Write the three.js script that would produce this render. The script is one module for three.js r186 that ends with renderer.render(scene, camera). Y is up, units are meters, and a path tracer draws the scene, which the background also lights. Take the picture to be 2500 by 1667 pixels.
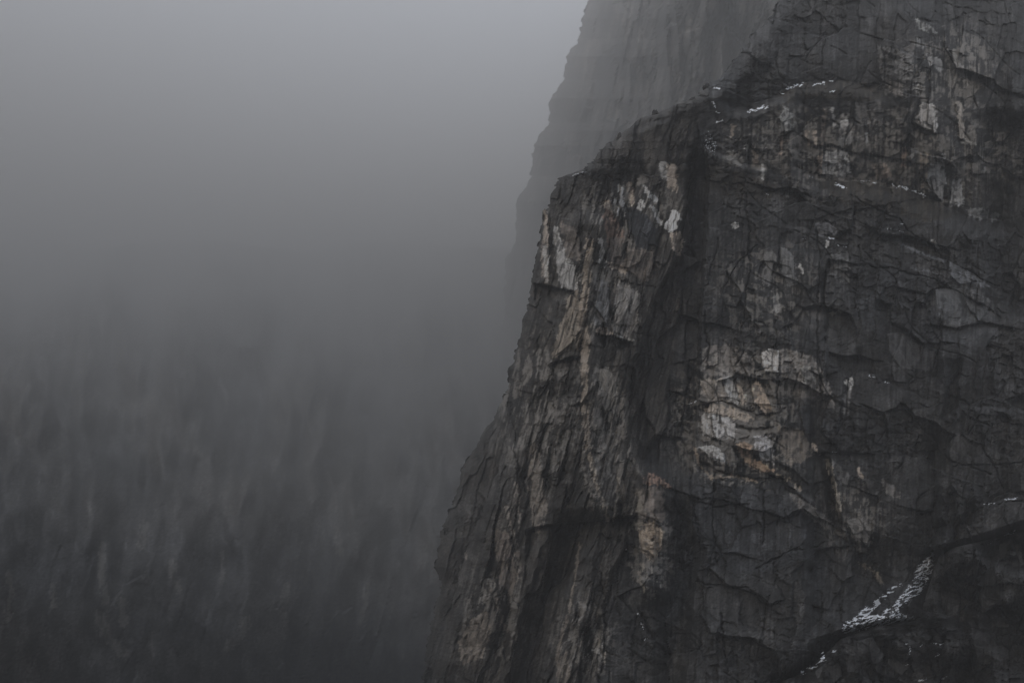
import * as THREE from 'three';
import { mergeGeometries } from 'three/addons/utils/BufferGeometryUtils.js';

// ---------------------------------------------------------------- camera, sky, sun, exposure
const FOV = 58, HALF = Math.tan(THREE.MathUtils.degToRad(FOV / 2));
const scene = new THREE.Scene();
const camera = new THREE.PerspectiveCamera(FOV, 1024 / 682, 1, 40000);
camera.position.set(0, 0, 0);
camera.lookAt(0, 0, -1);
scene.add(camera);

const SKY = 0.62, FOG = 0.00092, SUN = 1.5;
{ // plain overcast: the zenith brighter than the horizon, slightly blue
  const W = 64, H = 32, d = new Float32Array(W * H * 4);
  for (let j = 0; j < H; j++) {
    const el = ((j + 0.5) / H - 0.5) * Math.PI, s = Math.max(0, Math.sin(el));
    const L = SKY * (1 + 2 * s) / 3;
    for (let i = 0; i < W; i++) d.set([L * 0.915, L * 0.985, L * 1.12, 1], (j * W + i) * 4);
  }
  const sky = new THREE.DataTexture(d, W, H, THREE.RGBAFormat, THREE.FloatType);
  sky.mapping = THREE.EquirectangularReflectionMapping;
  sky.magFilter = sky.minFilter = THREE.LinearFilter;
  sky.needsUpdate = true;
  scene.background = sky;
  scene.environment = sky;
}
const sun = new THREE.DirectionalLight(0xfff4e6, SUN);
sun.position.set(-1150, 1050, 620);
sun.target.position.set(60, 0, -700);
sun.castShadow = true;
sun.shadow.radius = 24;
sun.shadow.mapSize.set(2048, 2048);
Object.assign(sun.shadow.camera, { left: -700, right: 700, top: 700, bottom: -700, near: 1, far: 5000 });
scene.add(sun, sun.target);
scene.fog = new THREE.FogExp2(0xffffff, FOG);

const renderer = new THREE.WebGLRenderer({ antialias: true });
renderer.toneMapping = THREE.LinearToneMapping;
renderer.toneMappingExposure = 3.3;
renderer.shadowMap.enabled = true;
renderer.setSize(1024, 682);

// ---------------------------------------------------------------- noise
const hash = (x, y, s) => {
  let h = (Math.imul(x, 374761393) + Math.imul(y, 668265263) + Math.imul(s, 1442695041)) | 0;
  h = Math.imul(h ^ (h >>> 13), 1274126177); h = Math.imul(h ^ (h >>> 15), 2246822519);
  return ((h ^ (h >>> 16)) >>> 0) / 4294967296;
};
const GX = [], GY = [];
for (let i = 0; i < 64; i++) { GX.push(Math.cos(i / 64 * 2 * Math.PI)); GY.push(Math.sin(i / 64 * 2 * Math.PI)); }
const gr = (ix, iy, s, fx, fy) => { const k = (hash(ix, iy, s) * 64) | 0; return GX[k] * fx + GY[k] * fy; };
function n2(x, y, s) { // gradient noise, about -1..1
  const ix = Math.floor(x), iy = Math.floor(y), fx = x - ix, fy = y - iy;
  const a = fx * fx * fx * (fx * (fx * 6 - 15) + 10), b = fy * fy * fy * (fy * (fy * 6 - 15) + 10);
  const p = gr(ix, iy, s, fx, fy), q = gr(ix + 1, iy, s, fx - 1, fy), r = gr(ix, iy + 1, s, fx, fy - 1), t = gr(ix + 1, iy + 1, s, fx - 1, fy - 1);
  return 1.5 * (p + (q - p) * a + (r - p) * b + (p - q - r + t) * a * b);
}
function fbm(x, y, s, o = 4, g = 0.5) { let a = 1, v = 0; for (let i = 0; i < o; i++) { v += a * n2(x, y, s + i); x *= 2.03; y *= 2.03; a *= g; } return v; }
function ridged(x, y, s, o = 3) { let a = 1, v = 0; for (let i = 0; i < o; i++) { v += a * (1 - Math.abs(n2(x, y, s + i)) * 2); x *= 2.1; y *= 2.1; a *= 0.5; } return v; }
const clamp = (x, a = 0, b = 1) => x < a ? a : x > b ? b : x;
const sstep = (a, b, x) => { const t = clamp((x - a) / (b - a)); return t * t * (3 - 2 * t); };
const mix = (a, b, t) => a + (b - a) * t;
// broken rock: each cell of a stretched cell pattern is a tilted plane of its own. Results in FH (height), FI (cell value), FE (distance from the joint)
let FH = 0, FI = 0, FE = 0;
function facet(x, y, ang, sx, sy, seed, tilt) {
  const c = Math.cos(ang), n = Math.sin(ang), p = (x * c + y * n) / sx, q = (-x * n + y * c) / sy;
  const ip = Math.floor(p), iq = Math.floor(q);
  let d1 = 9, d2 = 9, ba = 0, bb = 0, bp = 0, bq = 0;
  for (let a = ip - 1; a <= ip + 1; a++) for (let b = iq - 1; b <= iq + 1; b++) {
    const dp = a + 0.15 + 0.7 * hash(a, b, seed) - p, dq = b + 0.15 + 0.7 * hash(a, b, seed + 71) - q;
    const m = Math.abs(dp), o = Math.abs(dq), d = (m > o ? m + 0.22 * o : o + 0.22 * m);
    if (d < d1) { d2 = d1; d1 = d; ba = a; bb = b; bp = -dp; bq = -dq; } else if (d < d2) d2 = d;
  }
  FI = hash(ba, bb, seed + 13); FE = d2 - d1;
  FH = (hash(ba, bb, seed + 29) - 0.5) + tilt * ((hash(ba, bb, seed + 37) - 0.5) * bp * 2 + (hash(ba, bb, seed + 43) - 0.5) * bq * 2);
}
// piecewise lines
const along = (pts, x, k = 0) => { // pts sorted by coordinate k; value of the other coordinate at x
  const o = 1 - k, n = pts.length - 1;
  if (x <= pts[0][k]) return pts[0][o];
  for (let i = 0; i < n; i++) if (x <= pts[i + 1][k]) return mix(pts[i][o], pts[i + 1][o], (x - pts[i][k]) / (pts[i + 1][k] - pts[i][k]));
  return pts[n][o];
};
function polyDist(P, x, y) { // signed distance to a polygon, inside positive
  let d = 1e9, ins = false;
  for (let i = 0, j = P.length - 1; i < P.length; j = i++) {
    const [ax, ay] = P[j], [bx, by] = P[i], ex = bx - ax, ey = by - ay, t = clamp(((x - ax) * ex + (y - ay) * ey) / (ex * ex + ey * ey));
    d = Math.min(d, (x - ax - ex * t) ** 2 + (y - ay - ey * t) ** 2);
    if ((ay > y) !== (by > y) && x < (bx - ax) * (y - ay) / (by - ay) + ax) ins = !ins;
  }
  return (ins ? 1 : -1) * Math.sqrt(d);
}
function lineDist(P, x, y) {
  let d = 1e9;
  for (let i = 1; i < P.length; i++) {
    const [ax, ay] = P[i - 1], [bx, by] = P[i], ex = bx - ax, ey = by - ay, t = clamp(((x - ax) * ex + (y - ay) * ey) / (ex * ex + ey * ey));
    d = Math.min(d, (x - ax - ex * t) ** 2 + (y - ay - ey * t) ** 2);
  }
  return Math.sqrt(d);
}
const box = (P, m) => { let a = 1e9, b = -1e9, c = 1e9, d = -1e9; for (const [x, y] of P) { a = Math.min(a, x); b = Math.max(b, x); c = Math.min(c, y); d = Math.max(d, y); } return [a - m, b + m, c - m, d + m]; };
const inBox = (B, x, y) => x > B[0] && x < B[1] && y > B[2] && y < B[3];

// survey grid: bearings u (across) and v (down) as read off the photograph, and a distance in metres, to a place in the world
const place = (u, v, d) => [(u - 1250) / 833.5 * HALF * d, (833.5 - v) / 833.5 * HALF * d, -d];

// ---------------------------------------------------------------- materials
const rockMat = new THREE.MeshStandardMaterial({ color: 0xffffff, vertexColors: true, roughness: 0.85, side: THREE.DoubleSide });
const snowMat = new THREE.MeshStandardMaterial({ color: new THREE.Color().setRGB(0.84, 0.87, 0.92), roughness: 0.9, side: THREE.DoubleSide });
const groundMat = new THREE.MeshStandardMaterial({ color: new THREE.Color().setRGB(0.05, 0.05, 0.045), roughness: 1 });

// ---------------------------------------------------------------- the main cliff: form
const ramp = (pts, back, w, h) => ({ t: 'ramp', pts, back, w, h, B: box(pts, 0) });
const LEDGES = [
  ramp([[1760, 285], [1830, 290], [1900, 262], [1950, 228], [2040, 222], [2130, 240], [2200, 270]], 9, 30, 110),
  ramp([[1930, 460], [2040, 490], [2120, 495], [2200, 505], [2260, 535], [2340, 575], [2480, 600]], 16, 55, 160),
  ramp([[2180, 585], [2320, 650], [2420, 712], [2480, 730]], 4, 8, 60),
  ramp([[1900, 545], [2010, 580], [2080, 606]], 3, 8, 45),
  ramp([[2090, 910], [2140, 922], [2200, 952], [2290, 995]], 2.5, 7, 40),
  ramp([[1690, 1152], [1780, 1172], [1860, 1168], [1950, 1195], [2010, 1262], [2060, 1302], [2110, 1390]], 5, 12, 60),
  ramp([[2380, 1240], [2440, 1232], [2500, 1220]], 6, 9, 60),
  ramp([[1700, 360], [1760, 385], [1850, 420], [1930, 440]], 5, 14, 80),
  ramp([[1540, 330], [1620, 300], [1700, 262]], 4, 14, 50),
  ramp([[2290, 1045], [2340, 995], [2420, 1002], [2520, 1010]], 4, 8, 70),
  ramp([[1960, 1590], [2040, 1570], [2140, 1555], [2260, 1535], [2310, 1500]], 22, 190, 300),
];
const ROOFS = [
  ramp([[1300, 690], [1340, 697], [1380, 705], [1408, 713]], 9, 2, 70),
  ramp([[1452, 813], [1500, 820], [1548, 836]], 6, 2, 45),
  ramp([[1340, 886], [1385, 872], [1420, 866]], 8, 3, 45),
  ramp([[1280, 1292], [1340, 1280], [1480, 1264], [1560, 1256]], 8, 4, 90),
  ramp([[1712, 985], [1760, 975], [1800, 990], [1850, 1010], [1900, 1005], [1924, 988]], 2.6, 2, 12),
  ramp([[1765, 1030], [1830, 1045], [1892, 1040]], 2.4, 2, 10),
  ramp([[2215, 285], [2250, 312], [2292, 328]], 3.5, 2, 30),
  ramp([[1895, 335], [1940, 318], [1990, 352]], 2.5, 2, 25),
  ramp([[1980, 360], [2030, 350], [2080, 372], [2180, 384], [2290, 410]], 2, 2, 14),
  ramp([[1480, 642], [1540, 655], [1600, 612]], 2.5, 2, 20),
  ramp([[1700, 1120], [1760, 1150], [1840, 1165], [1900, 1162]], 2.5, 2, 14),
  ramp([[1980, 1105], [2060, 1100], [2140, 1108]], 3, 2, 25),
  ramp([[2270, 790], [2340, 800], [2400, 785], [2480, 800]], 3, 2, 25),
  ramp([[1930, 1400], [2000, 1340], [2080, 1330]], 3, 3, 30),
];
const gully = (pts, d, wl, wr) => ({ pts, d, wl, wr });
const GULLIES = [ // read by v; wl and wr are the widths to either side of the deepest line
  gully([[1420, 1270], [1370, 1400], [1335, 1520], [1300, 1667], [1290, 1800]], 16, 70, 60),
  gully([[1650, 1250], [1680, 1350], [1655, 1450], [1640, 1667], [1640, 1800]], 9, 50, 40),
  gully([[2470, 300], [2490, 480], [2480, 600], [2490, 760]], 14, 90, 60),
  gully([[2020, 1130], [2035, 1200], [2045, 1300]], 5, 22, 8),
  gully([[1345, 500], [1350, 600], [1358, 690]], 3.5, 12, 10),
  gully([[1600, 470], [1612, 540], [1605, 600], [1585, 690]], 2.6, 14, 12),
  gully([[1498, 690], [1492, 740], [1482, 800]], 4, 14, 12),
  gully([[2345, 900], [2310, 1080], [2325, 1240], [2340, 1330]], 5, 40, 8),
  gully([[2375, 1250], [2345, 1290], [2335, 1340]], 6, 20, 26),
  gully([[1450, 1080], [1480, 1160], [1510, 1270]], 3, 20, 20),
  gully([[2130, 1330], [2140, 1420], [2100, 1500]], 7, 60, 40),
];
const RIDGES = [
  gully([[1446, 540], [1436, 640], [1426, 760], [1430, 900], [1428, 1000], [1440, 1100], [1472, 1262]], -11, 75, 45),
  gully([[1590, 1160], [1592, 1300], [1585, 1460]], -13, 42, 46),
  gully([[2022, 1112], [2046, 1220], [2058, 1285]], -4, 8, 26),
  gully([[1418, 1330], [1388, 1500], [1362, 1585], [1368, 1800]], -7, 14, 80),
  gully([[1235, 1100], [1215, 1300], [1170, 1500], [1150, 1700]], -8, 60, 60),
  gully([[1333, 505], [1333, 600], [1332, 695]], -4, 14, 9),
  gully([[1895, 820], [1905, 1000], [1930, 1150]], -3, 30, 30),
  gully([[2000, 640], [2005, 800], [2010, 950]], -4, 50, 12),
  gully([[2240, 30], [2250, 200], [2300, 400]], -8, 90, 60),
  gully([[1870, 60], [1830, 150], [1760, 240]], -6, 30, 60),
];
for (const g of [...GULLIES, ...RIDGES]) { g.v0 = g.pts[0][1]; g.v1 = g.pts.at(-1)[1]; }

const SILCRAG = [[2560, 1270], [2520, 1284], [2470, 1300], [2400, 1320], [2335, 1335], [2296, 1352], [2281, 1395], [2258, 1470], [2240, 1508], [2130, 1532], [2048, 1560], [2010, 1600], [1962, 1640], [1905, 1667], [1800, 1790]];
const SIL = [[2140, -420], [2010, -160], [1930, -40], [1872, 52], [1842, 82], [1800, 135], [1770, 180], [1724, 208], [1700, 236], [1640, 258], [1600, 276], [1560, 288], [1520, 322], [1496, 342], [1468, 362], [1440, 398], [1420, 412], [1372, 430], [1355, 448], [1346, 470], [1338, 505], [1326, 530], [1318, 580], [1308, 640], [1298, 690], [1292, 735], [1278, 780], [1262, 850], [1244, 900], [1240, 1000], [1228, 1100], [1196, 1200], [1155, 1300], [1124, 1400], [1096, 1500], [1064, 1600], [1044, 1700], [1020, 1850]];
const jag = (pts, seed, a) => v => { // a broken outline: the unevenness stands square to the line
  const g = Math.hypot(1, (along(pts, v + 12, 1) - along(pts, v - 12, 1)) / 24);
  return along(pts, v, 1) + a * Math.min(1.5, g) * (5 * fbm(v / 38, 3.3, seed, 3, 0.62) + 2.4 * Math.abs(n2(v * Math.min(g, 1.5) / 9, 7.7, seed + 9)) - 1 + (hash(Math.floor(v * Math.min(g, 1.5) / 17 + n2(v / 30, 1, seed)), 5, seed) - 0.5) * 6);
};
const silMain = jag(SIL, 11, 1);

const BAYL = [[1690, 330], [1674, 400], [1668, 520], [1640, 640], [1602, 720], [1562, 840], [1534, 900], [1524, 1000], [1538, 1080], [1566, 1160]], BAYR = [[1722, 330], [1732, 420], [1724, 600], [1712, 800], [1706, 1000], [1690, 1160]];
// the wedge that a line sinks (or raises, d < 0) into the face
function wedge(g, u, v) {
  if (v < g.v0 - 40 || v > g.v1 + 40) return 0;
  const x = u - along(g.pts, v, 1), w = x < 0 ? g.wl : g.wr;
  const k = 1 - Math.abs(x) / w;
  if (k <= 0) return 0;
  return g.d * k * (2 - k) * 0.999 * sstep(g.v0 - 40, g.v0 + 12, v) * (1 - sstep(g.v1 - 30, g.v1 + 40, v));
}
function formOf(u, v) {
  let d = 222 + (833 - v) * 0.045;
  if (v < 300) d += (300 - v) ** 2 * 0.0003;
  const wu = u + 9 * fbm(u / 55, v / 55, 301, 3), wv = v + 7 * fbm(u / 48, v / 48, 305, 3);
  // the prow swings back to the left; the right wall comes forward to the right
  d += Math.max(0, 1450 - wu) * 0.16 + Math.max(0, wu - 1720) * -0.012 * mix(0.4, 1, sstep(500, 900, v)) - 12 * sstep(900, 1667, v);
  for (const l of LEDGES) if (wu > l.B[0] && wu < l.B[1]) {
    const t = along(l.pts, wu) - wv;
    if (t > 0 && t < 3.5 * l.h) d += l.back * sstep(0, l.w, t) * Math.exp(-Math.max(0, t - l.w) / l.h) * sstep(l.B[0], l.B[0] + 30, wu) * (1 - sstep(l.B[1] - 30, l.B[1], wu));
  }
  const ru = u + 3 * n2(u / 14, v / 14, 311), rv = v + 3 * fbm(u / 20, v / 20, 315, 2);
  for (const l of ROOFS) if (ru > l.B[0] && ru < l.B[1]) {
    const t = rv - along(l.pts, ru);
    if (t > 0 && t < 3 * l.h) d += l.back * sstep(0, l.w, t) * Math.exp(-Math.max(0, t - l.w) / l.h) * sstep(l.B[0], l.B[0] + 14, ru) * (1 - sstep(l.B[1] - 12, l.B[1], ru));
  }
  if (v > 320 && v < 1190) { // the bay between the prow and the right wall, with sharp corners
    const k = Math.min((ru - along(BAYL, rv, 1)) / 9, (along(BAYR, rv, 1) - ru) / 6, 1);
    if (k > 0) d += 15 * k * sstep(330, 420, v) * (1 - sstep(1120, 1180, v));
  }
  if (v > 1240 && u > 1880) d += 18 * sstep(-70, 20, u - along(SILCRAG, v, 1));
  for (const g of GULLIES) d += wedge(g, wu, wv);
  for (const g of RIDGES) d += wedge(g, wu, wv);
  return d;
}
// long open cracks
const cracks = (...L) => L.map(f => { const P = []; for (let i = 0; i < f.length; i += 2) P.push([f[i], f[i + 1]]); return { P, B: box(P, 8) }; });
const CRACKS = cracks([2030, 1280, 2070, 1330, 2130, 1400, 2150, 1440], [1900, 1180, 1990, 1240, 2060, 1300], [2380, 1248, 2430, 1232, 2500, 1222], [1850, 1385, 1930, 1345, 2010, 1330], [1680, 1210, 1700, 1260, 1712, 1330], [2210, 1000, 2330, 1130, 2420, 1160], [2330, 1140, 2400, 1135, 2500, 1130], [1770, 700, 1800, 640, 1850, 600], [2000, 560, 1995, 800, 2008, 990], [1720, 760, 1730, 900], [1895, 780, 1900, 1000], [2080, 480, 2200, 540, 2320, 640, 2440, 700], [2100, 640, 2280, 680, 2420, 760], [1440, 1010, 1420, 1120, 1390, 1230], [1350, 900, 1330, 1010, 1300, 1120], [1540, 960, 1500, 1050, 1480, 1110], [1250, 1000, 1270, 1200, 1240, 1400], [1400, 1000, 1380, 1150], [1690, 1225, 1760, 1240, 1830, 1230], [1745, 1180, 1740, 1290, 1752, 1380], [1860, 1200, 1868, 1330], [2160, 1010, 2175, 1120], [2385, 1010, 2400, 1080, 2450, 1190], [2290, 640, 2300, 760, 2290, 900], [2070, 520, 2075, 640], [1820, 470, 1830, 640, 1815, 800], [1560, 1480, 1590, 1560, 1640, 1600], [1470, 1400, 1480, 1520, 1466, 1640], [1700, 1420, 1830, 1440, 1900, 1500], [1760, 1500, 1780, 1640]);
const CRAGCRACKS = cracks([2190, 1556, 2150, 1620, 2120, 1690], [2090, 1560, 2098, 1667], [2176, 1572, 2214, 1665], [2300, 1380, 2330, 1460, 2370, 1540, 2380, 1690], [2440, 1320, 2410, 1400, 2390, 1500], [2400, 1440, 2470, 1520, 2510, 1560], [2030, 1590, 2060, 1690], [2250, 1500, 2290, 1590, 2300, 1690], [2350, 1350, 2440, 1370, 2520, 1350]);
function crackAt(L, u, v) {
  let d = 0; const x = u + 3 * n2(u / 12, v / 12, 331) + 6 * n2(u / 45, v / 45, 335), y = v + 3 * n2(u / 12, v / 12, 341) + 6 * n2(u / 45, v / 45, 345);
  for (const q of L) if (inBox(q.B, x, y)) { const s = lineDist(q.P, x, y), w = 2.2 + 1.6 * n2(u / 25, v / 25, 351); if (s < w) d = Math.max(d, 2.2 * (1 - s / w)); }
  return d;
}
// how far a place belongs to the steep leaning strata of the prow (1) or to the blocky right wall (0)
const strata = (u, v) => 1 - sstep(-9, 9, u - along([[1720, 300], [1690, 420], [1640, 1000], [1560, 1200], [1480, 1500], [1450, 1700]], v, 1) + 30 * n2(u / 90, v / 90, 401));
// broken surface. Sizes are in survey units (about 0.15 m at the main cliff), heights in metres for m = 1; also leaves block tones in T
const T = { a: 0, b: 0, c: 0, e: 0, f: 0, g: 0, z: 0 }; // z: the least roughness asked for
// a set of near-parallel joints: how deep the nearest one cuts here, 0..1
function joint(u, v, ang, gap, width, seed, share) {
  const c = Math.cos(ang), n = Math.sin(ang), q = u * c + v * n, r = -u * n + v * c;
  const x = q / gap + 0.22 * n2(q / (gap * 3), r / 130, seed) + 0.5 * n2(q / (gap * 9), r / 420, seed + 1), i = Math.floor(x);
  const w = Math.abs(x - i - 0.2 - 0.6 * hash(i, 3, seed)) * gap;
  if (w > width || n2(i * 7.3, r / 95, seed + 2) + 2 * share - 1 < 0) return 0;
  return 1 - w / width;
}
function relief(u, v, w, seed, m) {
  const a1 = n2(u / 70, v / 70, seed + 1), a2 = n2(u / 70, v / 70, seed + 2), b1 = n2(u / 15, v / 15, seed + 3), b2 = n2(u / 15, v / 15, seed + 4);
  const X = u + 4.5 * a1, Y = v + 4.5 * a2, x = X + 2.6 * b1, y = Y + 2.6 * b2;
  let d = 0, Z = 0; T.a = T.b = T.c = T.e = T.f = T.g = 0;
  for (let side = 0; side < 2; side++) {
    const k = side ? w : 1 - w;
    if (k < 0.02) continue;
    const s = seed + side * 500;
    let h = 0, j = 0, z = 1;
    if (side) { // leaning strata
      facet(X, Y, 0.22, 58, 230, s + 10, 1.5); h += 3.6 * FH; T.a += k * FI; z = Math.max(T.z, FI < 0.5 ? 0.25 : FI < 0.68 ? 0.6 : 1);
      facet(X, Y, 0.27, 24, 110, s + 20, 1.6); h += (0.5 + 0.5 * z) * 1.9 * FH; T.b += k * FI;
      facet(x, y, 0.18, 12, 52, s + 30, 1.5); h += z * 0.75 * FH; T.c += k * FI;
      facet(x, y, 0.3, 4.4, 17, s + 40, 1.3); h += z * 0.28 * FH; T.f += k * FI;
      j = Math.max(joint(x, y, 0.24, 21, 1.7, s + 50, 0.42), joint(X, y, 0.15, 44, 2.4, s + 55, 0.55), 0.8 * joint(x, y, 1.9, 60, 1.6, s + 58, 0.35));
    } else { // blocky: upright joints crossed by beds that dip to the right
      facet(X, Y, 0.3, 150, 105, s + 10, 1.6); h += 3.2 * FH; T.a += k * FI; z = Math.max(T.z, FI < 0.45 ? 0.22 : FI < 0.65 ? 0.6 : 1);
      facet(X, Y, 0.06, 42, 88, s + 20, 1.6); h += (0.5 + 0.5 * z) * 1.9 * FH; T.b += k * FI;
      facet(x, y, 0.26, 26, 15, s + 30, 1.5); h += z * 0.85 * FH; T.c += k * FI;
      facet(x, y, 0.05, 7, 9, s + 40, 1.3); h += z * 0.36 * FH; T.f += k * FI;
      j = Math.max(0.7 * joint(x, y, 0.03, 31, 1.5, s + 50, 0.34), 1.5 * joint(X, Y, 0.08, 120, 2.8, s + 55, 0.55), 0.7 * joint(x, Y, 1.93, 41, 1.6, s + 58, 0.36), 1.5 * joint(X, Y, 2.35, 140, 2.6, s + 61, 0.5));
    }
    d += k * (h + (seed === 977 ? 0 : 0.45 + 0.6 * z) * j); T.g = Math.max(T.g, k * j); Z += k * z;
  }
  const cr = Math.abs(n2(x / 60, y / 42, seed + 60)); if (cr < 0.012 && seed !== 977) d += (1 - cr / 0.012) * 0.7 * sstep(0.05, 0.4, n2(x / 150, y / 150, seed + 65)); // wandering cracks
  T.e = cr;
  d += 0.18 * fbm(u / 26, v / 26, seed + 70, 3) + (0.1 + 0.14 * Z) * fbm(u / 5, v / 5, seed + 80, 2, 0.6) + (0.12 + 0.14 * Z) * (hash(Math.round(u * 7), Math.round(v * 7), seed) - 0.5);
  return d * m;
}

// ---------------------------------------------------------------- the main cliff: stone colours (bare stone, ochre, lichen crust)
const PALE = [0.37, 0.355, 0.335], WHITE = [0.37, 0.36, 0.345], OCHRE = [0.36, 0.285, 0.22], BROWN = [0.125, 0.10, 0.08], GREY = [0.145, 0.142, 0.14], SLATE = [0.062, 0.066, 0.075], BLUE = [0.09, 0.093, 0.1], DARK = [0.034, 0.034, 0.035], RUST = [0.16, 0.10, 0.07];
const PATCH = [];
const pg = (c, k, ...f) => { const P = []; for (let i = 0; i < f.length; i += 2) P.push([f[i], f[i + 1]]); PATCH.push({ P, c, k, B: box(P, 14) }); };
const st = (c, k, w, ...f) => { const P = []; for (let i = 0; i < f.length; i += 2) P.push([f[i], f[i + 1]]); PATCH.push({ P, c, k, w, B: box(P, w + 10) }); };
// prow
st(PALE, .9, 5, 1512, 456, 1519, 482); st(OCHRE, .8, 6, 1536, 450, 1543, 478, 1546, 496); st(PALE, .9, 4, 1575, 456, 1583, 480); st(WHITE, .9, 5, 1588, 473, 1600, 488);
st(WHITE, 1, 4.5, 1500, 488, 1505, 510, 1507, 524); st(WHITE, 1, 4.5, 1515, 488, 1524, 508, 1528, 526); st(OCHRE, 1, 8, 1483, 495, 1486, 512, 1489, 526); st(PALE, .8, 4, 1566, 488, 1571, 502); st(PALE, .7, 3.5, 1555, 498, 1565, 524);
pg(WHITE, 1, 1634, 522, 1643, 510, 1657, 519, 1664, 536, 1652, 541, 1657, 560, 1640, 567, 1624, 560, 1620, 546, 1630, 540); pg(WHITE, .9, 1588, 500, 1601, 505, 1611, 530, 1618, 550, 1604, 540, 1592, 516);
pg(OCHRE, .75, 1636, 568, 1662, 568, 1668, 590, 1661, 626, 1645, 612); pg(PALE, .7, 1610, 395, 1628, 400, 1630, 440, 1612, 430); pg(OCHRE, .55, 1626, 400, 1650, 400, 1655, 470, 1632, 460);
pg(RUST, .85, 1478, 505, 1500, 528, 1521, 560, 1522, 590, 1502, 622, 1484, 600, 1480, 560, 1472, 530); pg(BROWN, .9, 1487, 580, 1521, 580, 1516, 626, 1490, 642);
pg(SLATE, .9, 1530, 500, 1570, 520, 1600, 545, 1606, 600, 1560, 606, 1540, 570, 1525, 530); pg(BROWN, .8, 1530, 606, 1600, 611, 1596, 680, 1570, 690, 1530, 660, 1500, 640); pg(OCHRE, .7, 1478, 636, 1532, 653, 1526, 668, 1488, 652);
pg(OCHRE, .6, 1329, 518, 1337, 520, 1339, 600, 1340, 692, 1329, 692, 1321, 640); pg(PALE, .6, 1326, 600, 1338, 600, 1339, 690, 1330, 690);
pg(PALE, .62, 1350, 552, 1360, 556, 1380, 620, 1402, 642, 1412, 706, 1370, 706, 1361, 660, 1354, 620); pg(BROWN, .8, 1366, 540, 1410, 560, 1420, 640, 1385, 630);
 pg([.19, .155, .115], .9, 1386, 725, 1396, 715, 1411, 730, 1416, 800, 1400, 842, 1345, 882, 1351, 850, 1365, 800, 1380, 770);
st([.24, .19, .14], .8, 9, 1440, 590, 1434, 680, 1422, 760, 1432, 830, 1424, 900); st([.22, .175, .13], .7, 7, 1428, 890, 1426, 1000, 1436, 1090); st([.2, .16, .12], .7, 5, 1408, 715, 1420, 790, 1412, 850);
pg(GREY, .9, 1448, 676, 1482, 690, 1492, 740, 1482, 792, 1450, 792); pg([.19, .175, .16], .85, 1510, 685, 1540, 700, 1570, 720, 1546, 800, 1546, 832, 1490, 802, 1500, 740); pg(PALE, .7, 1462, 580, 1470, 578, 1478, 640, 1466, 650);
pg(OCHRE, .6, 1455, 800, 1482, 801, 1504, 816, 1460, 816); st(PALE, .7, 2.5, 1498, 819, 1546, 831);
 pg([.15, .135, .115], .8, 1445, 890, 1490, 900, 1512, 922, 1500, 980, 1480, 1012, 1450, 960);
pg([.155, .13, .105], .85, 1288, 1090, 1312, 1080, 1322, 1160, 1338, 1250, 1312, 1306, 1300, 1280, 1290, 1200); st([.17, .145, .12], .8, 4, 1236, 1240, 1262, 1340, 1272, 1420); st([.17, .145, .12], .7, 3, 1258, 1180, 1270, 1290);
st([.2, .165, .125], .9, 5, 1440, 1110, 1458, 1185, 1484, 1268); st([.2, .17, .13], .8, 3.5, 1512, 1165, 1500, 1268); st([.16, .15, .13], .7, 3, 1488, 1120, 1490, 1160);
pg([.2, .115, .075], .85, 1566, 1184, 1571, 1165, 1582, 1155, 1602, 1160, 1632, 1180, 1638, 1192, 1600, 1182); pg([.24, .185, .13], .85, 1556, 1290, 1575, 1276, 1602, 1270, 1622, 1300, 1616, 1340, 1592, 1372, 1566, 1342); pg(BROWN, .9, 1552, 1190, 1620, 1190, 1622, 1270, 1560, 1280); st([.2, .17, .13], .8, 4, 1566, 1375, 1562, 1420, 1572, 1440); st([.2, .17, .13], .7, 6, 1560, 1205, 1562, 1280);

pg(BROWN, .8, 1205, 1290, 1240, 1300, 1262, 1400, 1250, 1460, 1220, 1420); pg([.14, .115, .09], .85, 1150, 1510, 1190, 1490, 1200, 1560, 1170, 1610, 1130, 1620, 1120, 1570); st([.15, .125, .1], .8, 3, 1124, 1290, 1136, 1365); st([.15, .12, .095], .7, 4, 1200, 1440, 1235, 1540);
st([.18, .145, .11], .8, 3.5, 1416, 1330, 1402, 1420, 1388, 1500, 1362, 1585, 1366, 1670); pg([.17, .14, .11], .7, 1362, 1600, 1385, 1590, 1392, 1667, 1366, 1667); pg(PALE, .5, 1432, 1600, 1470, 1570, 1478, 1612, 1450, 1590); st([.2, .17, .13], .7, 3, 1462, 1560, 1476, 1615);

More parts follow.
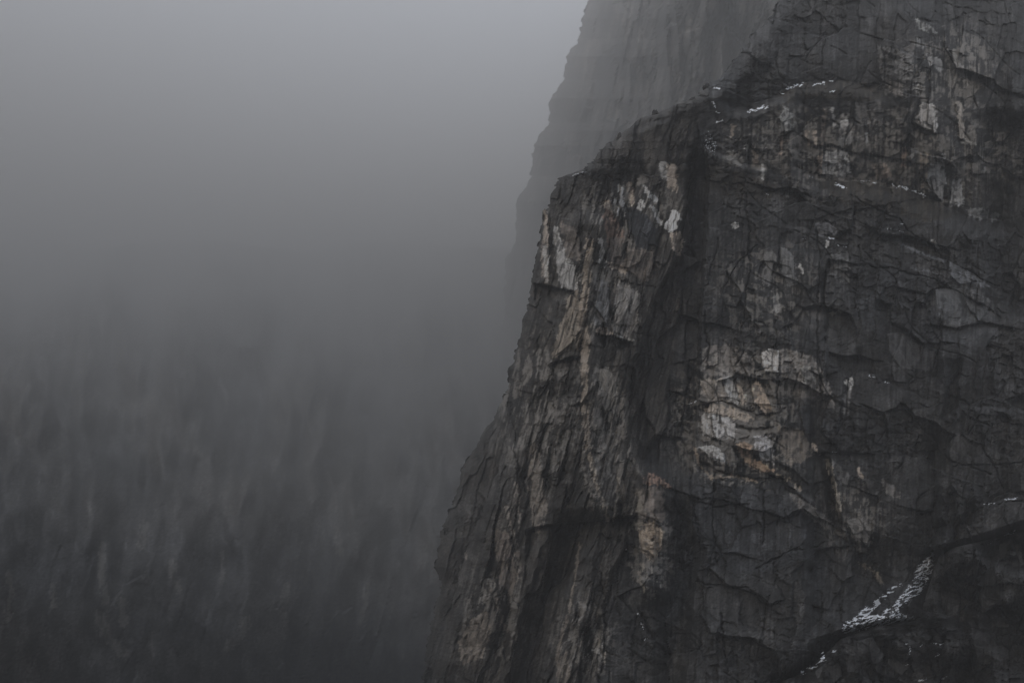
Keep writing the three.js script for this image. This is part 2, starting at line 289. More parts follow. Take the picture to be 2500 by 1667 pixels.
// right wall, the fresh scar
pg([.27, .23, .19], .9, 1712, 930, 1762, 924, 1776, 960, 1788, 988, 1730, 976, 1710, 966); pg(WHITE, 1, 1765, 904, 1786, 904, 1791, 930, 1806, 987, 1780, 981, 1769, 950); pg(WHITE, .9, 1794, 914, 1803, 914, 1804, 929, 1797, 932); pg(OCHRE, .9, 1798, 938, 1815, 948, 1822, 992, 1807, 980);
pg([.33, .25, .18], .95, 1836, 945, 1849, 924, 1871, 960, 1888, 1006, 1870, 1012, 1845, 986); pg([.36, .33, .3], .95, 1859, 862, 1879, 850, 1902, 855, 1902, 907, 1870, 909, 1862, 886); pg([.3, .24, .18], .8, 1714, 1000, 1746, 985, 1802, 1000, 1842, 1022, 1820, 1027, 1750, 1011);
pg([.31, .29, .27], .9, 1712, 1010, 1760, 1016, 1802, 1036, 1792, 1072, 1718, 1066); pg(WHITE, .8, 1704, 1092, 1740, 1084, 1766, 1100, 1772, 1128, 1740, 1121); pg([.33, .22, .14], .95, 1800, 1086, 1815, 1075, 1835, 1090, 1842, 1118, 1870, 1136, 1892, 1150, 1860, 1153, 1830, 1138, 1808, 1110);
pg([.27, .26, .26], .9, 1840, 1064, 1881, 1064, 1891, 1100, 1893, 1131, 1860, 1121, 1845, 1096); st([.24, .18, .12], .8, 3, 1696, 1098, 1712, 1140, 1742, 1168, 1790, 1160, 1850, 1176); st([.26, .21, .15], .85, 4, 1896, 1158, 1925, 1170, 1952, 1194);
pg([.17, .15, .13], .75, 1905, 850, 1990, 870, 2030, 950, 2040, 1000, 1960, 985, 1910, 960); pg([.2, .19, .17], .7, 1955, 895, 1985, 890, 1990, 930, 1962, 935); pg([.16, .14, .12], .7, 1715, 850, 1780, 840, 1850, 880, 1830, 920, 1720, 920); pg([.15, .12, .09], .7, 1900, 1040, 1960, 1050, 1990, 1110, 1930, 1140, 1905, 1100);
st(OCHRE, .7, 4, 1985, 1085, 2000, 1110); pg(PALE, .8, 2062, 932, 2085, 920, 2082, 942, 2072, 952); pg(GREY, .7, 2060, 950, 2078, 950, 2074, 1014, 2060, 1010); st([.22, .185, .14], .9, 5, 2021, 1120, 2034, 1165, 2046, 1215, 2053, 1262); pg([.1, .095, .09], .9, 2030, 1120, 2076, 1160, 2070, 1194, 2044, 1172);
pg([.18, .16, .135], .8, 1975, 1230, 2004, 1250, 2000, 1266, 1980, 1256); pg([.15, .14, .13], .85, 2064, 1270, 2100, 1258, 2132, 1300, 2122, 1332, 2086, 1312); pg([.13, .115, .1], .7, 1920, 1195, 1970, 1225, 2060, 1300, 2040, 1305, 1960, 1250); st([.2, .17, .13], .7, 4, 2100, 1375, 2140, 1400, 2152, 1425); pg([.11, .1, .09], .8, 2150, 1165, 2196, 1195, 2200, 1218, 2160, 1200); st(OCHRE, .6, 4, 2096, 1146, 2104, 1166);
pg(SLATE, .6, 1690, 1185, 1860, 1190, 1990, 1280, 1990, 1360, 1850, 1400, 1700, 1380); pg(SLATE, .6, 1940, 970, 2030, 980, 2060, 1050, 1990, 1070, 1945, 1030); pg(SLATE, .55, 2070, 620, 2300, 680, 2440, 780, 2440, 960, 2260, 930, 2080, 760);
pg(PALE, .6, 1787, 548, 1800, 544, 1806, 556, 1788, 559); pg(WHITE, .9, 2019, 589, 2027, 589, 2027, 603, 2019, 603); pg(BLUE, .9, 2318, 638, 2370, 664, 2422, 702, 2400, 702, 2342, 692, 2322, 672); pg([.075, .077, .08], .6, 2262, 702, 2282, 704, 2288, 770, 2340, 792, 2402, 780, 2424, 735, 2380, 702, 2300, 690); pg([.075, .075, .078], .6, 2168, 815, 2200, 812, 2280, 860, 2282, 905, 2200, 900, 2172, 860);
st(PALE, .8, 4, 1955, 650, 1962, 668); pg([.2, .19, .175], .75, 1888, 720, 1904, 716, 1900, 762, 1888, 760); st([.22, .2, .15], .8, 3, 2028, 770, 2056, 761); st(PALE, .6, 3, 2278, 586, 2290, 606); pg([.12, .115, .11], .8, 1870, 610, 1895, 615, 1880, 700, 1862, 690); pg([.13, .13, .13], .7, 1905, 600, 1935, 620, 1948, 690, 1925, 700, 1908, 660);
st([.1, .105, .115], .8, 3, 2205, 598, 2260, 622, 2320, 640); st([.1, .105, .115], .7, 2.5, 2230, 655, 2300, 672); pg([.09, .09, .095], .8, 1988, 545, 2022, 540, 2060, 570, 2000, 575); pg([.095, .093, .09], .8, 2028, 620, 2075, 615, 2074, 690, 2032, 680);
// upper band
pg([.2, .2, .195], .9, 1903, 292, 1914, 262, 1926, 268, 1946, 300, 1931, 316, 1908, 322); st([.24, .18, .14], .8, 4, 1911, 330, 1906, 372); pg([.21, .205, .2], .85, 2018, 370, 2070, 368, 2077, 422, 2060, 432, 1994, 426, 2000, 392); pg([.22, .16, .12], .7, 1995, 400, 2008, 370, 2010, 425, 1996, 426);
st(OCHRE, .7, 4, 1969, 320, 1975, 350); st(OCHRE, .6, 4, 1990, 322, 1994, 350); st(PALE, .7, 3, 2034, 268, 2037, 302); st(BROWN, .9, 5, 2014, 270, 2010, 350); pg(PALE, .55, 2055, 280, 2072, 276, 2072, 318, 2052, 318); pg([.15, .145, .14], .7, 2040, 345, 2075, 320, 2085, 345, 2050, 358);
pg([.17, .17, .16], .9, 2238, 45, 2262, 56, 2292, 76, 2262, 78, 2244, 70); pg([.16, .155, .15], .85, 2264, 128, 2300, 146, 2307, 170, 2290, 170, 2270, 156); pg([.16, .15, .14], .85, 2322, 124, 2345, 138, 2354, 170, 2372, 206, 2345, 190, 2332, 150); pg([.15, .14, .13], .8, 2388, 188, 2398, 190, 2412, 218, 2398, 212); pg([.13, .13, .13], .7, 2236, 92, 2256, 100, 2262, 125, 2240, 118);
pg([.27, .255, .24], .9, 2254, 248, 2284, 256, 2288, 322, 2262, 316, 2238, 288); pg([.23, .2, .17], .9, 2334, 247, 2350, 250, 2355, 300, 2358, 340, 2344, 342, 2340, 292); pg([.24, .18, .14], .75, 2130, 398, 2165, 402, 2182, 430, 2142, 440); st([.26, .18, .13], .7, 5, 2208, 362, 2206, 402);
pg([.26, .255, .255], .9, 2262, 402, 2302, 402, 2312, 440, 2302, 494, 2272, 462, 2258, 430); pg([.26, .21, .165], .9, 2248, 376, 2268, 376, 2270, 402, 2258, 460, 2250, 462); pg([.2, .2, .2], .85, 2326, 438, 2346, 440, 2357, 502, 2320, 502); st([.22, .22, .22], .8, 3, 2305, 378, 2306, 430, 2300, 445); pg([.17, .165, .16], .8, 2225, 360, 2245, 365, 2240, 400, 2225, 395);
pg([.15, .15, .15], .85, 2358, 510, 2400, 508, 2442, 525, 2436, 538, 2370, 530); st(OCHRE, .5, 5, 1792, 305, 1786, 330); pg(BROWN, .8, 1838, 350, 1852, 352, 1850, 402, 1838, 404); st(PALE, .6, 2.5, 1823, 350, 1823, 364); pg([.15, .14, .125], .7, 1775, 368, 1812, 372, 1812, 405, 1775, 402); st(PALE, .6, 3, 1864, 400, 1862, 440); pg(PALE, .5, 2184, 488, 2200, 492, 2198, 510, 2186, 506); pg(GREY, .6, 1918, 464, 1930, 470, 1926, 482, 1916, 478); pg([.1, .095, .09], .7, 2140, 110, 2230, 130, 2240, 220, 2160, 230);
st([.2, .2, .2], .8, 3, 2115, 300, 2116, 345); st([.2, .17, .14], .6, 3, 2140, 330, 2136, 358); st([.17, .17, .17], .6, 3, 2400, 385, 2402, 415); st([.2, .19, .17], .7, 3.5, 2350, 346, 2384, 351); pg([.15, .13, .11], .7, 2160, 205, 2200, 195, 2210, 225, 2190, 240); pg(PALE, .5, 2228, 200, 2240, 205, 2248, 228, 2234, 222);
// dead turf on the ledges
const TURF = [0.062, 0.05, 0.034];
pg(TURF, .85, 1900, 232, 1950, 206, 2040, 196, 2120, 205, 2160, 235, 2100, 250, 2000, 240, 1930, 250); pg(TURF, .8, 1990, 440, 2100, 446, 2200, 462, 2270, 490, 2330, 530, 2260, 540, 2150, 510, 2050, 490); pg(TURF, .7, 1720, 400, 1800, 420, 1900, 450, 1880, 490, 1780, 480, 1730, 450); pg(TURF, .7, 2040, 1552, 2120, 1530, 2250, 1512, 2250, 1530, 2130, 1550, 2050, 1566);
// how common loose pale flakes are
const FLAKES = [[2200, 380, 260, 110, .3], [1980, 360, 180, 90, .3], [1540, 520, 110, 90, .25], [1480, 740, 90, 90, .35], [1800, 1020, 120, 130, .6], [1880, 700, 160, 160, .13], [1320, 1000, 120, 220, .18], [1480, 1080, 60, 160, .3], [1590, 1330, 50, 110, .4], [1420, 1560, 80, 110, .2], [2320, 180, 120, 120, .22], [2080, 1270, 90, 90, .18], [2330, 760, 110, 110, .12], [1200, 1500, 90, 130, .18]];
// pale seams on the mountainside across the gorge (its own scale, 0.7 of the survey's)
const FARPATCH = [];
for (const [w, ...f] of [[7, 245, 1330, 250, 1420, 262, 1480], [9, 240, 1500, 262, 1560, 300, 1590], [5, 22, 1400, 26, 1450, 18, 1510], [4, 372, 1545, 370, 1590], [8, 296, 1470, 300, 1520], [6, 540, 1350, 545, 1420], [7, 480, 1090, 484, 1130], [6, 350, 1275, 345, 1330], [9, 600, 1520, 560, 1580], [6, 820, 1290, 830, 1350], [6, 700, 1430, 690, 1500], [5, 130, 1430, 128, 1480], [8, 420, 1380, 430, 1440], [5, 900, 1430, 880, 1520]]) {
  const P = []; for (let i = 0; i < f.length; i += 2) P.push([f[i] * 0.7, f[i + 1] * 0.7]);
  FARPATCH.push({ P, c: [.12, .108, .09], k: .32, w: w * 0.9, B: box(P, w + 8) });
}
function stone(u, v, w, seed, out) { // uses the block tones that relief() has just left in T
  const fine = fbm(u / 4, v / 4, seed + 201, 2, 0.7) * 0.75 + 0.8 * (hash(Math.round(u * 5), Math.round(v * 5), seed + 3) - 0.5), mid = fbm(u / 34, v / 48, seed + 205, 4, 0.6);
  const streak = fbm((u + v * 0.02) / 5.5, v / 90, seed + 211, 3, 0.6), lean = fbm((u * 0.97 + v * 0.24) / 5, v / 85, seed + 215, 3, 0.6);
  const sk = mix(streak, lean, w);
  let t = 0.72 * (0.62 + 0.5 * T.b + 0.34 * (T.c - 0.5) + 0.3 * (T.f - 0.5)) * (1 + 0.5 * mid) * (1 + 0.8 * fine) * (1 + (seed === 977 ? 0.25 : seed === 967 ? 1.15 : 0.7) * sk);
  t = clamp(t, 0.22, 2.4);
  const warm = clamp(w * 0.7 + 0.4 * n2(u / 130, v / 130, seed + 221) + 0.15);
  let r = mix(0.056, 0.08, warm) * t, g = mix(0.0565, 0.073, warm) * t, b = mix(0.058, 0.065, warm) * t;
  let p = 0;
  for (const f of FLAKES) { const x = (u - f[0]) / f[2], y = (v - f[1]) / f[3], q = x * x + y * y; if (q < 4) p = Math.max(p, f[4] * Math.exp(-q)); }
  const fl = (T.c * 0.6 + T.f * 0.4) * 0.8 + 0.25 * sk + 0.12 * fine, k = sstep(1 - p * 1.15, 1.12 - p * 1.0, fl + 0.42) * 0.8 * sstep(0.02, 0.15, p);
  if (k > 0) { const o = T.f > 0.55 ? 1 : 0.75; r = mix(r, 0.25 * o, k); g = mix(g, 0.232 * o, k); b = mix(b, 0.21 * o, k); }
  if (seed === 7 || seed === 977) {
    const x = u + 3.5 * n2(u / 13, v / 13, 231) + 1.8 * n2(u / 5, v / 5, 235), y = v + 4 * n2(u / 15, v / 15, 241) + 1.8 * n2(u / 5, v / 5, 245);
    for (const q of seed === 7 ? PATCH : FARPATCH) if (inBox(q.B, x, y)) {
      const s = q.w ? (q.w - lineDist(q.P, x, y)) : polyDist(q.P, x, y);
      if (s < -6) continue;
      const dim = q.c[0] + q.c[1] < 0.15;
      let a = Math.min(1, q.k * 1.12) * sstep(-0.6, 0.6, s + 4 * (T.f - 0.5) + 1.2 * fine + 2 * sk);
      if (!dim) a *= (1 - 0.7 * sstep(0.25, 0.6, -sk * 0.6 - 0.5 * mid - 0.2 * fine)) * (T.f < 0.16 ? 0.4 : 1) * (1 - 0.7 * T.g);
      if (a <= 0) continue;
      const m = dim ? t * 0.9 : (v < 560 && u > 1700 ? 1.85 : 1.65) * (0.7 + 0.45 * T.f) * (1 + 0.28 * fine) * (1 + 0.3 * sk) * (T.e < 0.02 ? 0.55 : 1);
      const e = (q.c[0] + q.c[1] + q.c[2]) / 3 * 0.3;
      r = mix(r, (q.c[0] * 0.7 + e) * m, a); g = mix(g, (q.c[1] * 0.7 + e) * m, a); b = mix(b, (q.c[2] * 0.7 + e) * m, a);
    }
  }
  out[0] = clamp(r, .012, .6); out[1] = clamp(g, .012, .6); out[2] = clamp(b, .012, .6);
}

// ---------------------------------------------------------------- a mass of rock as one sheet: its face, and the flank that turns back behind its left edge
function buildMass({ name, v0, v1, rows, sil, uR, cols, back, backU, backD, depth, colour, top, line, wide }) {
  const nc = cols + back, pos = new Float32Array(nc * rows * 3), col = new Float32Array(nc * rows * 3), c = [0, 0, 0];
  for (let i = 0; i < rows; i++) {
    const fi = i / (rows - 1), vi = !wide || fi < 0.97 ? mix(v0, v1, fi / (wide ? 0.97 : 1)) : mix(v1, v1 + 1300, (fi - 0.97) / 0.03), uL = sil(vi);
    for (let j = 0; j < nc; j++) {
      const k = (back - j) / back;                                   // 1 .. 0 on the flank
      const f = (j - back) / (cols - 1);
      const u = j < back ? uL + backU * k * k : !wide || f < 0.95 ? mix(uL, uR, f / (wide ? 0.95 : 1)) : mix(uR, uR + 900, (f - 0.95) / 0.05), v = top ? vi + top(u) * (1 - i / (rows - 1)) : vi;
      let d = depth(u, v, Math.max(0, u - (line ? along(line, v, 1) : uL)), j < back ? backD * k : 0);
      const o = (i * nc + j) * 3, p = place(u, v, d);
      pos.set(p, o); colour(u, v, c); col.set(c, o);
    }
  }
  const idx = new Uint32Array((nc - 1) * (rows - 1) * 6);
  let q = 0;
  for (let i = 0; i < rows - 1; i++) for (let j = 0; j < nc - 1; j++) {
    const a = i * nc + j, b = a + 1, e = a + nc, h = e + 1;
    idx[q++] = a; idx[q++] = e; idx[q++] = b; idx[q++] = b; idx[q++] = e; idx[q++] = h;
  }
  const g = new THREE.BufferGeometry();
  g.setAttribute('position', new THREE.BufferAttribute(pos, 3));
  g.setAttribute('color', new THREE.BufferAttribute(col, 3));
  g.setIndex(new THREE.BufferAttribute(idx, 1));
  g.computeVertexNormals();
  const m = new THREE.Mesh(g, rockMat);
  m.name = name; m.castShadow = m.receiveShadow = true;
  scene.add(m);
  return m;
}
const setting = (o, label, category) => { o.userData = { kind: 'structure', label, category }; return o; };
const rounded = (s, w, r) => s >= w ? 0 : r * (1 - Math.sqrt(1 - (1 - s / w) ** 2));

const K = 0.62; // metres of relief for each metre of the survey
const nearDepth = (u, v, s = 1e3, more = 0) => K * (formOf(u, v) + crackAt(CRACKS, u, v) + relief(u, v, strata(u, v), 7, 1) + (more ? 22 + more : rounded(s, 60, 22)));
const nearCliff = setting(buildMass({
  name: 'near_cliff', wide: true, v0: -200, v1: 1780, rows: 1150, sil: silMain, line: SIL, uR: 2680, cols: 800, back: 30, backU: 90, backD: 130,
  depth: nearDepth, colour: (u, v, c) => stone(u, v, strata(u, v), 7, c),
}), 'dark broken rock cliff with pale scars and streaks on the right', 'cliff');

// the outcrop in front of it, low on the right
const silCrag = jag(SILCRAG, 77, 0.8);
const cragDepth = (u, v, s = 1e3, more = 0) => {
  T.z = 0.9;
  let d = 178 - (v - 1500) * 0.05 + 14 * fbm(u / 120, v / 120, 905, 2);
  d += wedge(CRAGG[0], u + 8 * n2(u / 40, v / 40, 911), v) + wedge(CRAGG[1], u + 6 * n2(u / 30, v / 30, 915), v) + wedge(CRAGG[2], u, v);
  d += relief(u, v, 0, 907, 1.6) + crackAt(CRAGCRACKS, u, v) + (more ? 15 + more : rounded(s, 50, 15));
  T.z = 0;
  return K * d;
};
const CRAGG = [gully([[2330, 1330], [2310, 1420], [2350, 1560], [2370, 1700]], 8, 40, 26), gully([[2440, 1300], [2410, 1420], [2430, 1540], [2520, 1620]], 7, 26, 40), gully([[2175, 1560], [2150, 1640], [2140, 1750]], 3, 10, 10)];
for (const g of CRAGG) { g.v0 = g.pts[0][1]; g.v1 = g.pts.at(-1)[1] + 80; }
const crag = setting(buildMass({
  name: 'foreground_crag', wide: true, v0: 1272, v1: 1780, rows: 330, sil: silCrag, line: SILCRAG, uR: 2680, cols: 400, back: 14, backU: 30, backD: 60,
  depth: cragDepth, colour: (u, v, c) => { stone(u, v, 0.15, 907, c); },
}), 'dark cracked rock outcrop below the snow gully, low on the right', 'crag');

// the spur that stands behind the prow's foot
const SILSPUR = [[1300, 780], [1262, 850], [1236, 960], [1182, 1050], [1126, 1150], [1108, 1230], [1078, 1288], [1063, 1385], [1077, 1425], [1050, 1530], [1030, 1667], [1000, 1850]], silSpur = jag(SILSPUR, 55, 1);
setting(buildMass({
  name: 'rock_spur', v0: 770, v1: 1900, rows: 460, sil: silSpur, line: SILSPUR, uR: 1420, cols: 150, back: 14, backU: 40, backD: 160,
  depth: (u, v, s = 1e3, more = 0) => 210 + (1300 - v) * 0.05 + 6 * fbm(u / 80, v / 140, 955, 2) + relief(u, v, 1, 957, 0.85) + (more ? 25 + more : rounded(s, 70, 25)),
  colour: (u, v, c) => stone(u, v, 1, 957, c),
}), 'hazy steep rock spur behind the foot of the main cliff', 'cliff');

// the wall that looms out of the mist above the ridge
const SILBACK = [[1480, -300], [1446, -20], [1418, 46], [1412, 95], [1382, 138], [1376, 195], [1344, 240], [1340, 300], [1302, 356], [1300, 430], [1264, 492], [1262, 560], [1236, 640], [1225, 900], [1190, 1160]], silBack = jag(SILBACK, 66, 1.1);
setting(buildMass({
  name: 'back_cliff', v0: -20, v1: 1150, rows: 380, sil: silBack, line: SILBACK, uR: 2150, cols: 270, back: 16, backU: 60, backD: 600,
  depth: (u, v, s = 1e3, more = 0) => {
    const lim = 800 / HALF / Math.max(0.25, 1 - v / 833.5);
    const d = 620 + Math.max(0, 1780 - u) * 0.8 + Math.max(0, v - 320) * 1.8 + 45 * fbm(u / 90, v / 260, 965, 3) - 34 * ridged(u / 75, v / 520, 969, 2) + (more ? 1000 : rounded(s, 280, 1000));
    return Math.min(d, lim + 0.1 * d) + relief(u * 0.8, v * 0.8, 1, 967, 8) + more;
  },
  colour: (u, v, c) => stone(u * 0.8, v * 0.8, 1, 967, c),
}), 'misty rock wall rising behind the ridge at the top', 'cliff');

// the mountainside across the gorge, running up and away into the mist
const away = y => { const d = 190 + 310 * Math.exp((1080 - y) / 160); return 1 / (1 / d + 1 / 15000); };
setting(buildMass({
  name: 'far_slope', wide: true, v0: 600, v1: 1750, rows: 370, sil: () => -190, uR: 1500, cols: 420, back: 2, backU: 5, backD: 20,
  depth: (u, v) => {
    const x = u + 50 * n2(u / 260, v / 400, 971), y = v + 60 * fbm(u / 170, v / 330, 973, 3) + 7 * (ridged(x / 150, v / 700, 975, 2) - 0.6);
    let d = away(y);
    d *= 1 + 0.35 * Math.exp(-(((u - 980) / 260) ** 2)) + (0.00105 * (u - 420)) * sstep(620, 1050, v);
    return d + relief(u * 0.7, v * 0.7, 1, 977, 0.4 * d / 400);
  },
  colour: (u, v, c) => stone(u * 0.7, v * 0.7, 0.3, 977, c), top: u => 18 * fbm(u / 330, 2.5, 979, 4),
}), 'dark mountainside on the left, fading upward into the mist', 'mountain');

// the gorge floor
{
  const g = new THREE.PlaneGeometry(7000, 6000, 80, 70).rotateX(-Math.PI / 2), p = g.attributes.position;
  for (let i = 0; i < p.count; i++) p.setY(i, -330 + 40 * fbm(p.getX(i) / 900, p.getZ(i) / 900, 991, 4));
  g.translate(0, 0, -1200); g.computeVertexNormals();
  const m = new THREE.Mesh(g, groundMat); m.name = 'valley_floor'; m.receiveShadow = true; scene.add(m);
  setting(m, 'dark stony gorge floor far below the cliffs', 'ground');
}

// ---------------------------------------------------------------- slabs and blocks that stand out of the face: pieces of the cliff
function slab(parent, flat, proud, depth, w, seed, name = 'rock_slab') {
  const P = []; for (let i = 0; i < flat.length; i += 2) P.push([flat[i], flat[i + 1]]);
  let cu = 0, cv = 0; for (const [a, b] of P) { cu += a / P.length; cv += b / P.length; }
  // rim points along the outline, slightly broken
  const R = [];
  for (let i = 0; i < P.length; i++) { const A = P[i], B = P[(i + 1) % P.length], n = Math.max(2, Math.round(Math.hypot(B[0] - A[0], B[1] - A[1]) / 2.4)); for (let k = 0; k < n; k++) { const t = k / n, u = mix(A[0], B[0], t), v = mix(A[1], B[1], t); R.push([u + 1.1 * n2(u / 4, v / 4, 811), v + 1.1 * n2(u / 4, v / 4, 815)]); } }
  // the plane of the slab: least squares through the face under it
  let S = new THREE.Matrix3(), e = [0, 0, 0, 0, 0, 0, 0, 0, 0], y = [0, 0, 0];
  for (const [u, v] of [...R, [cu, cv]]) { const d = depth(u, v), a = [u - cu, v - cv, 1]; for (let i = 0; i < 3; i++) { y[i] += a[i] * d; for (let j = 0; j < 3; j++) e[i * 3 + j] += a[i] * a[j]; } }
  S.set(...e).invert(); const f = new THREE.Vector3(...y).applyMatrix3(S);
  const face = (u, v) => f.x * 0.6 * (u - cu) + f.y * 0.6 * (v - cv) + f.z - K * proud + 0.4 * K * relief(u, v, w, seed, 1);
  let far = 0; for (const [a, b] of R) far = Math.max(far, Math.hypot(a - cu, b - cv));
  const N = R.length, rings = Math.min(24, Math.ceil(far / 2.2)), pos = [], col = [], idx = [], c = [0, 0, 0];
  const put = (u, v, d) => { relief(u, v, w, seed, 1); stone(u, v, w, seed, c); pos.push(...place(u, v, d)); col.push(...c); };
  put(cu, cv, face(cu, cv));
  for (let r = 1; r <= rings + 1; r++) { const k = Math.min(1, r / rings); for (const [a, b] of R) { const u = mix(cu, a, k), v = mix(cv, b, k); put(u, v, face(u, v) + (r > rings ? K * (proud + 2.4) : r === rings ? 0.08 : 0)); } }
  for (let i = 0; i < N; i++) idx.push(0, 1 + i, 1 + (i + 1) % N);
  for (let r = 0; r < rings; r++) for (let i = 0; i < N; i++) { const a = 1 + r * N + i, b = 1 + r * N + (i + 1) % N; idx.push(a, a + N, b, b, a + N, b + N); }
  const g = new THREE.BufferGeometry();
  g.setAttribute('position', new THREE.Float32BufferAttribute(pos, 3)); g.setAttribute('color', new THREE.Float32BufferAttribute(col, 3)); g.setIndex(idx); g.computeVertexNormals();
  const m = new THREE.Mesh(g, rockMat); m.name = numbered(name); m.castShadow = m.receiveShadow = true; parent.add(m);
  return m;
}
const used = {};
function numbered(n) { const k = used[n] = (used[n] ?? -1) + 1; return k ? `${n}_${String(k).padStart(3, '0')}` : n; }
const SLABS = [
  [.8, 1634, 522, 1643, 510, 1657, 519, 1664, 536, 1652, 541, 1657, 560, 1640, 567, 1624, 560, 1620, 546, 1630, 540], [.7, 1765, 904, 1786, 904, 1791, 930, 1806, 987, 1780, 981, 1769, 950], [.6, 1798, 938, 1815, 948, 1822, 992, 1807, 980],
  [.8, 1836, 945, 1849, 924, 1871, 960, 1888, 1006, 1870, 1012, 1845, 986], [.9, 1859, 862, 1879, 850, 1902, 855, 1902, 907, 1870, 909, 1862, 886], [.7, 1712, 1012, 1760, 1018, 1798, 1036, 1790, 1066, 1718, 1062],
  [.8, 1840, 1066, 1880, 1066, 1891, 1100, 1893, 1131, 1860, 1121, 1845, 1096], [.6, 1706, 1092, 1740, 1086, 1766, 1102, 1768, 1124, 1740, 1119], [.7, 1714, 932, 1760, 926, 1768, 955, 1764, 974, 1730, 972],
  [1, 2318, 638, 2370, 664, 2422, 702, 2400, 702, 2342, 692, 2322, 672], [.9, 2284, 706, 2378, 702, 2422, 735, 2402, 780, 2340, 792, 2290, 770], [.7, 2168, 815, 2200, 812, 2280, 860, 2282, 905, 2200, 900, 2172, 860],
  [.8, 1903, 292, 1914, 262, 1926, 268, 1946, 300, 1931, 316, 1908, 322], [.8, 2254, 250, 2284, 257, 2287, 320, 2262, 314, 2240, 288], [.8, 2262, 402, 2300, 402, 2310, 440, 2300, 490, 2272, 462, 2260, 430], [.7, 2326, 438, 2346, 440, 2357, 502, 2322, 502], [.7, 2335, 249, 2350, 251, 2354, 300, 2357, 338, 2345, 340, 2341, 292],
  [.8, 2020, 372, 2068, 370, 2075, 420, 2060, 430, 1998, 424, 2002, 394], [.7, 1449, 680, 1480, 692, 1488, 740, 1480, 788, 1452, 788], [.9, 1512, 700, 1540, 706, 1560, 724, 1544, 796, 1500, 790, 1504, 742],
  [.9, 1387, 727, 1397, 718, 1408, 732, 1412, 796, 1396, 838, 1352, 872, 1368, 800, 1382, 770], [.9, 2022, 1118, 2032, 1150, 2050, 1216, 2054, 1262, 2044, 1256, 2030, 1190], [.7, 2034, 1124, 2074, 1160, 2068, 1190, 2046, 1170], [.8, 1556, 1292, 1575, 1278, 1600, 1272, 1620, 1300, 1614, 1338, 1592, 1368, 1568, 1340],
  [1, 1568, 1183, 1573, 1166, 1583, 1157, 1602, 1162, 1632, 1181, 1600, 1184], [.7, 1532, 610, 1596, 614, 1592, 676, 1568, 684, 1532, 658], [.7, 1536, 520, 1568, 524, 1596, 548, 1602, 596, 1562, 602, 1542, 570], [.6, 1488, 584, 1519, 584, 1514, 622, 1492, 636], [.7, 1372, 640, 1402, 648, 1411, 704, 1374, 702],
  [.7, 1448, 896, 1488, 904, 1506, 924, 1496, 976, 1478, 1004, 1454, 958], [.8, 2066, 1272, 2100, 1262, 2128, 1300, 2118, 1328, 2088, 1310], [.6, 1978, 1232, 2002, 1250, 1998, 1264, 1982, 1255], [.5, 2020, 590, 2027, 590, 2027, 602, 2020, 602],
  [.6, 1956, 898, 1984, 893, 1988, 928, 1964, 932], [.6, 2064, 934, 2084, 923, 2080, 942, 2072, 950], [.7, 2325, 128, 2345, 140, 2354, 170, 2370, 203, 2346, 188, 2333, 152], [.7, 2266, 131, 2299, 148, 2305, 168, 2290, 168, 2272, 154],
  [.6, 1865, 615, 1893, 618, 1880, 696, 1864, 688], [.6, 1907, 604, 1934, 622, 1946, 688, 1926, 696, 1910, 660], [.6, 1990, 548, 2022, 543, 2054, 568, 2002, 573], [.6, 2030, 622, 2073, 618, 2072, 686, 2034, 678], [.7, 1770, 1040, 1826, 1050, 1838, 1062, 1800, 1072, 1776, 1062],
];
for (const [p, ...f] of SLABS) slab(nearCliff, f, p, (u, v) => nearDepth(u, v), strata(f[0], f[1]), 7);
for (const [p, ...f] of [[.9, 2060, 1572, 2130, 1556, 2160, 1600, 2120, 1660, 2070, 1640], [.8, 2170, 1560, 2236, 1540, 2250, 1600, 2200, 1650, 2168, 1620], [.8, 2440, 1330, 2490, 1312, 2500, 1380, 2450, 1400], [.9, 2380, 1400, 2430, 1380, 2450, 1460, 2400, 1500], [.8, 1990, 1640, 2050, 1590, 2056, 1650, 2010, 1690]]) slab(crag, f, p, (u, v) => cragDepth(u, v), 0, 907);

// ---------------------------------------------------------------- broken blocks on the skyline
function pinnacle(u, v, wu, hv, lean, seed, label, name = 'rock_pinnacle') {
  const d = nearDepth(u + 8, v + hv) + 8, px = HALF * d / 833.5, g = new THREE.IcosahedronGeometry(1, 14), p = g.attributes.position, col = new Float32Array(p.count * 3), c = [0, 0, 0];
  for (let i = 0; i < p.count; i++) {
    let x = p.getX(i), y = p.getY(i), z = p.getZ(i);
    facet(x * 9 + z * 7, y * 9, 0.3, 7, 10, seed, 1.2); const k = 1 + 0.34 * FH + 0.12 * fbm(x * 3 + z, y * 3 - z, seed + 5, 3);
    const taper = 1 - 0.35 * clamp(y * 0.5 + 0.5);
    relief(u + x * 6, v + y * 9, 0.6, 7, 1); stone(u + x * 6, v + y * 9, 0.6, 7, c); col.set(c, i * 3);
    p.setXYZ(i, (x * k * taper * wu + lean * (y + 1) * 0.5) * px, (y * k * hv) * px, z * k * taper * wu * 1.3 * px);
  }
  g.setAttribute('color', new THREE.BufferAttribute(col, 3)); g.computeVertexNormals();
  const m = new THREE.Mesh(g, rockMat); m.name = numbered(name); m.position.set(...place(u, v, d)); m.castShadow = m.receiveShadow = true;
  m.userData = { label, category: 'rock', group: 'broken blocks along the ridge' }; scene.add(m);
}
pinnacle(1510, 342, 7, 17, 3, 21, 'upright thumb-shaped dark block on the ridge above the prow');
pinnacle(1602, 284, 9, 16, -3, 22, 'pointed dark rock tooth standing on the ridge, second from the prow');
pinnacle(1692, 246, 11, 9, 0, 23, 'rounded dark block on the ridge below the misty wall');
pinnacle(1331, 528, 7, 17, -2, 24, 'thin upright flake at the left shoulder of the cliff');
pinnacle(1724, 212, 8, 9, 2, 25, 'small dark block at the foot of the upper ridge');
